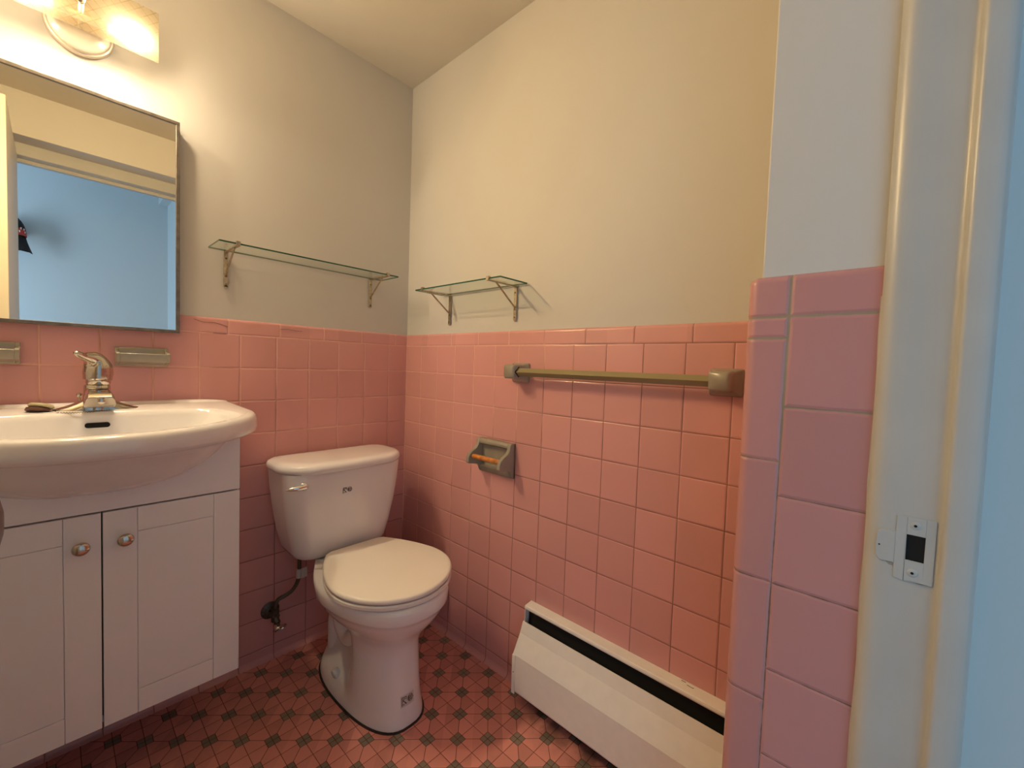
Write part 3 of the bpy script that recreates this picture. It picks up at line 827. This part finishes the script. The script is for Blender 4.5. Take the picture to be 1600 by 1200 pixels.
# lever: hood over the collar sweeping up and to the left-front
bm = new()
pts = [(FX + .001, FY + .002, FZ + .078), (FX + .002, FY + .002, FZ + .096), (FX + .001, FY + .000, FZ + .112), (FX - .006, FY - .006, FZ + .129), (FX - .016, FY - .018, FZ + .1345), (FX - .026, FY - .032, FZ + .1375), (FX - .034, FY - .045, FZ + .142), (FX - .040, FY - .053, FZ + .1455)]
rs = [.0270, .0290, .0275, .0215, .0135, .0090, .0078, .0040]
tube(bm, smoothpath(pts, 3), [rs[min(7, i // 3)] + (rs[min(7, i // 3 + 1)] - rs[min(7, i // 3)]) * (i % 3) / 3 for i in range(22)], n=24)
obj('lever', bm, M_['chrome'], fc, smooth=True, ang=80)
bm = new(); lathe(bm, [(0.0022, 0), (0.0022, .028), (0.0048, .030), (0.006, .034), (0.0048, .038), (0.001, .0395)], (FX - .031, FY + .032, FZ + .004), (0, 0, 1), 20); obj('lift_rod', bm, M_['chrome'], fc, smooth=True)
adopt(fc)

# ------------------------------------------------------------ rubber plug and chain
pg = empty('sink_plug', 'old rubber sink plug lying on the deck left of the faucet', 'plug', (-1.075, -0.10, 0.9195))
bm = new()
lathe(bm, [(0.0190, 0), (0.0215, .002), (0.0200, .008), (0.014, .010)], (-1.073, -0.098, 0.9250), (0.15, 0.25, 1), 28); obj('plug_rim', bm, M_['rubberdark'], pg, smooth=True)
bm = new(); lathe(bm, [(0.0200, 0), (0.0225, .003), (0.0205, .0075), (0.006, .0085), (0.004, .011)], (-1.068, -0.094, 0.9335), (0.22, 0.3, 1), 28); obj('plug_top', bm, M_['rubber'], pg, smooth=True)
bm = new(); N = 44
for k in range(N):
    t = k / (N - 1); x = -1.052 + t * 0.100; y = -0.124 - 0.020 * math.sin(t * PI) + 0.010 * t; z = 0.9225 + 0.0012 * (k % 2)
    if t < .1: z += (0.1 - t) * .10; y += (0.1 - t) * .12
    bmesh.ops.create_icosphere(bm, subdivisions=1, radius=0.0013, matrix=Matrix.Translation((x, y, z)))
obj('chain', bm, M_['valve'], pg, smooth=True)
adopt(pg)

# ------------------------------------------------------------ toilet
TX = -0.347
tl = empty('toilet', 'white two-piece toilet with closed lid in the tiled corner', 'toilet', (TX, -0.33, 0))
def sst(a, b, x): t = max(0, min(1, (x - a) / (b - a))); return t * t * (3 - 2 * t)
def tring(z, yf, yb, hwf, hwb, rec=0.0, p=.82, n=56, split=.52, cxo=0):
    out = []; yc = (yf + yb) / 2; L = (yb - yf) / 2
    for k in range(n):
        a = 2 * PI * k / n
        ca, sa = math.cos(a), math.sin(a)
        s = math.copysign(abs(ca) ** .92, ca)          # +1 = back
        y = yc + L * s
        t = (y - yf) / (yb - yf)                        # 0 front 1 back
        wdt = hwf + (hwb - hwf) * sst(split - .22, split + .30, t)
        wdt *= 1 - rec * (sst(.34, .56, t) - sst(.80, .99, t))
        out.append((TX + cxo + wdt * math.copysign(abs(sa) ** p, sa), y, z))
    return out
bm = new()
loft(bm, [tring(.0, -.590, -.115, .108, .112, 0, p=.72), tring(.012, -.590, -.115, .108, .112, 0, p=.72), tring(.026, -.588, -.117, .1065, .108, .04, p=.74),
          tring(.045, -.585, -.12, .105, .100, .18, p=.78), tring(.07, -.582, -.125, .1035, .082, .32, p=.8), tring(.11, -.578, -.13, .1015, .068, .42, p=.8), tring(.16, -.574, -.14, .100, .062, .44, p=.8),
          tring(.205, -.572, -.14, .0995, .062, .40, p=.82), tring(.235, -.575, -.13, .102, .066, .30, p=.85), tring(.262, -.588, -.12, .113, .070, .16), tring(.285, -.607, -.11, .131, .076, .05, split=.6), tring(.31, -.628, -.10, .152, .082, split=.62), tring(.335, -.643, -.085, .167, .088, split=.64),
          tring(.347, -.648, -.07, .1715, .092, split=.65), tring(.353, -.655, -.06, .1775, .096, split=.65), tring(.360, -.659, -.052, .181, .100, split=.65), tring(.385, -.661, -.045, .1835, .106, split=.65),
          tring(.395, -.659, -.043, .182, .106, split=.65), tring(.400, -.652, -.045, .176, .103, split=.65)])
obj('bowl', bm, M_['porc'], tl, smooth=True, ang=70)
for sx in (-1, 1):
    bm = new()
    pts = [(TX + sx * .045, -.40, .265), (TX + sx * .042, -.372, .225), (TX + sx * .045, -.335, .175), (TX + sx * .043, -.29, .150), (TX + sx * .042, -.245, .175), (TX + sx * .034, -.21, .205), (TX + sx * .030, -.175, .17), (TX + sx * .028, -.17, .09), (TX + sx * .028, -.17, .02)]
    tube(bm, smoothpath(pts, 5), [0.029 - 0.002 * math.sin(i / 41 * PI) for i in range(41)], n=20)
    obj('trapway', bm, M_['porc'], tl, smooth=True, ang=80)
    bm = new(); bx_, by_ = TX + sx * .0835, -.298
    lathe(bm, [(0.0125, 0), (0.0130, .012), (0.012, .020), (0.008, .0255), (0.001, .027)], (bx_, by_, .044), (sx * .45, 0, 1), 24); obj('bolt_cap', bm, M_['bolt'], tl, smooth=True)
# dark caulk line round the foot
bm = new(); loft(bm, [tring(.0, -.5955, -.110, .1135, .1175, 0, p=.72), tring(.004, -.594, -.112, .112, .116, 0, p=.72)]); obj('caulk', bm, M_['dirt_tone'], tl)
# seat and lid
def srow(z, hw, yf, yb, hb, n=64):
    cy = -0.462; out = []
    for k in range(n):
        a = 2 * PI * k / n
        # walk round: front half circle, back half flattening to a straight edge
        sa, ca = math.sin(a), math.cos(a)
        if ca <= 0:   # front
            y = cy + (cy - yf) * ca * 1.0; x = hw * sa
            out.append((TX + .002 + x, y, z))
        else:
            t = 1 - abs(sa)                   # 0 at sides, 1 at the middle of back
            # param by arc: two segments (side curve then straight back)
            q = (math.atan2(ca, abs(sa))) / (PI / 2)      # 0..1
            if q < .72:
                u = q / .72; y = cy + (yb - cy) * u; xx = hw * (1 - (1 - hb / hw) * u ** 1.75)
            else:
                u = (q - .72) / .28; y = yb; xx = hb * (1 - u)
            out.append((TX + .002 + math.copysign(xx, sa if abs(sa) > 1e-6 else 1) * (1 if xx > 1e-6 else 0), y, z))
    return out
bm = new(); loft(bm, [srow(.4015, .181, -.652, -.232, .098), srow(.405, .184, -.656, -.232, .100), srow(.413, .1845, -.6565, -.232, .100), srow(.4165, .182, -.654, -.233, .098)]); obj('seat', bm, M_['seat'], tl, smooth=True)
bm = new(); loft(bm, [srow(.4165, .172, -.642, -.245, .095), srow(.4215, .172, -.642, -.245, .095)]); obj('seat_gap_shade', bm, M_['black'], tl)  # solid black inset painting in the shade between seat and lid
bm = new()
def lid(z, d): return srow(z, .1855 - d, -.657 + d, -.236 - d * .5, .101 - d)
def tilt(r): return [(x, y, z + 0.010 * 0 + (0.0080 * max(0, (x - TX) / .18) * max(0, (-.40 - y) / .25))) for x, y, z in r]
loft(bm, [tilt(lid(z, d)) for z, d in ((.4195, .004), (.4225, .0005), (.4275, 0), (.4320, .0015), (.4345, .005), (.4353, .012))]); obj('seat_lid', bm, M_['seat'], tl, smooth=True, ang=50)
for sx in (-1, 1):
    bm = new(); tube(bm, [(TX + sx * .055, -.225, .409), (TX + sx * .092, -.225, .409)], 0.0085, n=14); obj('hinge', bm, M_['seat'], tl, smooth=True)
# tank
def rrect(hw, yf, yb, z, rad=.05, bow=.02, n=9, cx=TX - .004, rb=.02):
    pts = []; hy = (yb - yf) / 2; cy = (yb + yf) / 2
    for (sx, sy, a0, r_) in ((1, 1, 0, min(rad, rb)), (-1, 1, PI / 2, min(rad, rb)), (-1, -1, PI, rad), (1, -1, 1.5 * PI, rad)):
        for k in range(n + 1):
            a = a0 + k / n * PI / 2
            x = sx * (hw - r_) + math.cos(a) * r_; y = sy * (hy - r_) + math.sin(a) * r_
            pts.append([x, y])
        if sy == -1 and sx == -1:
            for k in range(1, 14):
                pts.append([-(hw - rad) + 2 * (hw - rad) * k / 14, -hy])
    out = []
    for x, y in pts:
        if y < 0: y -= bow * max(0, 1 - (x / hw) ** 2) * min(1, -y / hy)
        out.append((cx + x, cy + y, z))
    return out
bm = new()
loft(bm, [rrect(.135, -.165, -.045, .397, .04, .010), rrect(.150, -.182, -.034, .400, .045, .012), rrect(.161, -.192, -.030, .408, .05, .014), rrect(.1685, -.198, -.028, .425, .055, .016), rrect(.182, -.204, -.026, .48, .055, .018), rrect(.196, -.210, -.025, .56, .055, .020), rrect(.2055, -.215, -.024, .64, .055, .022), rrect(.210, -.217, -.024, .702, .055, .022)])
obj('tank', bm, M_['porc'], tl, smooth=True, ang=70)
bm = new()
R4 = [(.7005, -.010), (.7015, .0), (.7065, .006), (.714, .0075), (.722, .006), (.7285, .001), (.7325, -.008), (.7345, -.020), (.7355, -.034)]
loft(bm, [rrect(.2165 + d, -.226 - d * .9, -.020 + min(d, 0) * 0 + max(-d, 0) * .0 - max(0, -d) * .9, z, .095 + d * .6, .024, rb=.052 + d * .3) for z, d in R4])
obj('tank_lid', bm, M_['porc'], tl, smooth=True, ang=70)
# flush lever
bm = new(); ylv = -.2165
lathe(bm, [(0.0145, 0), (0.0145, .004), (0.011, .007), (0.0105, .020), (0.013, .022), (0.013, .027), (0.009, .030), (0.001, .0305)], (-0.512, ylv + .012, .667), (-.18, -1, 0), 28)
tube(bm, [(-0.512, ylv - .012, .667), (-0.532, ylv - .016, .6665), (-0.552, ylv - .012, .6655), (-0.566, ylv - .006, .664)], [.0105, .0095, .0065, .0028], n=16)
obj('flush_lever', bm, M_['bright'], tl, smooth=True, ang=60)
# certification marks printed on the tank and on a sticker at the foot
def marks(name, x0, z0, s, paper, surf):
    """two little marks: a framed angular letter and a round badge with bars"""
    def P(a, b, h=0): return Vector((x0 + a * s, surf(x0 + a * s, z0 + b * s) - h, z0 + b * s))
    def barq(bm, a0, b0, a1, b1, wd, h=.0009):
        p, q = Vector((a0, b0)), Vector((a1, b1)); d = (q - p).normalized(); nrm2 = Vector((-d.y, d.x)) * wd / 2
        c = [p + nrm2, q + nrm2, q - nrm2, p - nrm2]
        loft(bm, [[P(v.x, v.y, 0.0002) for v in c], [P(v.x, v.y, h) for v in c]])
    bm = new()
    # framed letter
    barq(bm, -1.0, -.75, -1.0, .55, .10); barq(bm, -1.0, .55, -.18, .55, .12); barq(bm, -.22, .55, -.22, .1, .08)
    barq(bm, -.75, .30, -.35, .30, .10); barq(bm, -.80, .30, -.80, -.10, .10); barq(bm, -.75, .10, -.45, -.35, .12); barq(bm, -.45, -.35, -.25, -.55, .20); barq(bm, -.85, -.55, -.62, -.55, .12)
    # round badge
    for k in range(20):
        a0, a1 = 2 * PI * k / 20, 2 * PI * (k + 1) / 20
        barq(bm, .5 + .48 * math.cos(a0), .05 + .55 * math.sin(a0), .5 + .48 * math.cos(a1), .05 + .55 * math.sin(a1), .07)
    barq(bm, .15, .30, .85, .30, .14); barq(bm, .12, .05, .85, .05, .14); barq(bm, .2, -.22, .8, -.22, .14); barq(bm, .2, .3, .2, -.2, .12); barq(bm, 1.02, -.05, 1.12, -.05, .08)
    if paper:
        b2 = new(); loft(b2, [[P(a, -.95, -.0008), P(a, .85, -.0008), P(a, .85, .0004), P(a, -.95, .0004)] for a in [-1.2 + 2.4 * i / 12 for i in range(13)]])
        st = obj('sticker', b2, M_['white'], tl)
        obj('print', bm, M_['ink'], st)
    else:
        obj(name, bm, M_['ink'], tl)
def tank_face(x, z):
    dx = (x - (TX - .004)) / .205
    return -(.2102 + (z - .56) * .0625) - (.0202 + (z - .56) * .025) * (1 - dx * dx)
def foot_face(x, z):
    dx = min(.99, abs(x - TX) / (.1035 - (z - .07) * .05)); sa = dx ** (1 / .8); ca = math.sqrt(1 - sa * sa)
    yf = -.582 + (z - .07) * .1; L = (-.126 - yf) / 2
    return (yf + L) - L * ca ** .92
marks('printed_mark', -0.3760, .6320, 0.0150, False, tank_face)
marks('sticker', -0.3510, .0800, 0.0180, True, foot_face)
adopt(tl)

# ------------------------------------------------------------ water supply
sv = empty('supply_valve', 'tarnished shut-off valve and hose on the tile beside the toilet', 'valve', (-0.535, 0, 0.15))
bm = new(); lathe(bm, [(0.030, 0), (0.030, .002), (0.024, .006), (0.010, .009), (0.0085, .010)], (-0.537, -0.001, 0.178), (0, -1, 0), 28); obj('escutcheon', bm, M_['valve'], sv, smooth=True)
bm = new(); tube(bm, [(-0.537, -.004, .178), (-0.537, -.045, .178)], .0085, n=14)
lathe(bm, [(0.014, 0), (0.014, .020)], (-0.537, -.038, .178), (0, -1, 0), 6); lathe(bm, [(0.0125, -.016), (0.0125, .020)], (-0.537, -.052, .178), (0, 0, 1), 18)
lathe(bm, [(0.0120, .014), (0.0120, .028)], (-0.537, -.052, .178), (0, 0, 1), 6); lathe(bm, [(0.0105, 0), (0.0105, .018), (.005, .019), (.005, .034)], (-0.537, -.058, .172), (0.12, -.8, -.65), 8)
obj('valve_body', bm, M_['valve'], sv, smooth=True, ang=30)
bm = new(); rings = []
ax = Vector((0.12, -.8, -.65)).normalized(); ctr = Vector((-0.537, -.058, .172)) + ax * .036; u, v = frame(ax)
for (f, h) in ((.72, -.0035), (1.0, -.003), (1.06, 0), (1.0, .0030), (.80, .0035), (.72, .0005), (.3, .0005), (.25, .004)):
    rings.append([ctr + ax * h + u * .0225 * f * math.cos(2 * PI * k / 32) + v * .0135 * f * math.sin(2 * PI * k / 32) for k in range(32)])
loft(bm, rings); obj('handle', bm, M_['chrome'], sv, smooth=True, ang=50)
bm = new()
hp = smoothpath([(-0.537, -.052, .205), (-0.535, -.053, .222), (-0.527, -.056, .236), (-0.508, -.062, .244), (-0.490, -.068, .256), (-0.477, -.073, .276), (-0.470, -.077, .302), (-0.469, -.079, .335), (-0.4695, -.080, .372), (-0.470, -.080, .396)], 6)
tube(bm, hp, .0068, n=14); hs = obj('hose', bm, M_['hose'], sv, smooth=True)
bm = new(); tube(bm, [(-0.4705, -.0765, .300), (-0.4693, -.0785, .333)], .0083, n=16)
quadp = [(-0.4655, -.087, .299), (-0.446, -.090, .302), (-0.4475, -.0905, .338), (-0.4655, -.087, .333)]
loft(bm, [quadp, [(x, y + .0008, z) for x, y, z in quadp]])
tg = obj('paper_tag', bm, M_['white'], hs, smooth=True)
bm = new(); lathe(bm, [(.013, 0), (.014, .004), (.014, .016), (.011, .0175)], (-0.470, -.080, .3785), (0, 0, 1), 8); obj('coupling_nut', bm, M_['hose'], sv)
adopt(sv)

# ------------------------------------------------------------ baseboard heater
ht = empty('baseboard_heater', 'cream metal baseboard heater along the foot of the right wall', 'heater', (0, -1.09, 0.05))
yL, yR = -0.7535, -1.4425
bm = new()
def sheet(bm, prof, y0, y1, th=.0012):
    n = len(prof); nrm = []
    P2 = [Vector(p) for p in prof]
    for i in range(n):
        d = (P2[min(n - 1, i + 1)] - P2[max(0, i - 1)]).normalized(); nrm.append(Vector((-d.y, d.x)))
    lp = [tuple(p) for p in P2] + [tuple(P2[i] + nrm[i] * th) for i in range(n - 1, -1, -1)]
    prism(bm, lp, 1, y0, y1)
sheet(bm, [(-0.0305, 0.294), (-0.0325, 0.2985), (-0.0315, 0.3030), (-0.0285, 0.3045), (-0.001, 0.3085), (-0.001, 0.060)], yL, yR)
obj('back_panel', bm, M_['heat'], ht)
bm = new()
sheet(bm, [(-0.0380, 0.2520), (-0.0385, 0.2575), (-0.0412, 0.2575), (-0.0430, 0.2520), (-0.0515, 0.2240), (-0.0822, 0.1705), (-0.0822, 0.056), (-0.078, 0.049), (-0.070, 0.048)], yL - .0015, yR)
obj('front_panel', bm, M_['heat'], ht)
bm = new()
prism(bm, [(-0.004, .300), (-0.030, .299), (-0.030, .2550), (-0.0385, .2525), (-0.050, .2225), (-0.080, .1700), (-0.0825, .168), (-0.0825, .046), (-0.066, .046), (-0.004, .046)], 1, yL + .0015, yL - .0012)
box(bm, -0.0842, -0.0815, yL + .0015, yL - .0105, .046, .169)
obj('end_cap', bm, M_['heat'], ht)
bm = new()
prism(bm, [(-0.003, .299), (-0.012, .299), (-0.014, .21), (-0.060, .150), (-0.060, .085), (-0.003, .085)], 1, yL - .003, yR)
obj('heater_core', bm, M_['heatdark'], ht)
bm = new(); prism(bm, [(-0.003, .3015), (-0.027, .3000), (-0.027, .292), (-0.003, .292)], 1, yL - .002, yR); obj('slot_lining', bm, M_['heatdark'], ht)
bm = new(); lathe(bm, [(.0035, 0), (.0035, .002), (.001, .003)], (-0.020, -1.318, .236), (-1, 0, .2), 12); obj('screw', bm, M_['chrome'], ht, smooth=True)
bm = new(); tube(bm, [(-0.0008 - .004, -1.252 + .001 * i, .3083 + .0004 * (i % 2)) for i in range(12)], .0007, n=5); tube(bm, [(-.010, -1.256, .3077), (-.011, -1.270, .3076), (-.009, -1.272, .3078)], .0007, n=5)
obj('paint_chip', bm, M_['dirt_tone'], ht)
bm = new(); lathe(bm, [(.0018, 0), (.0018, .0008)], (-0.084, yL - .005, .115), (-1, 0, 0), 10); obj('rivet', bm, M_['frame'], ht)
adopt(ht)
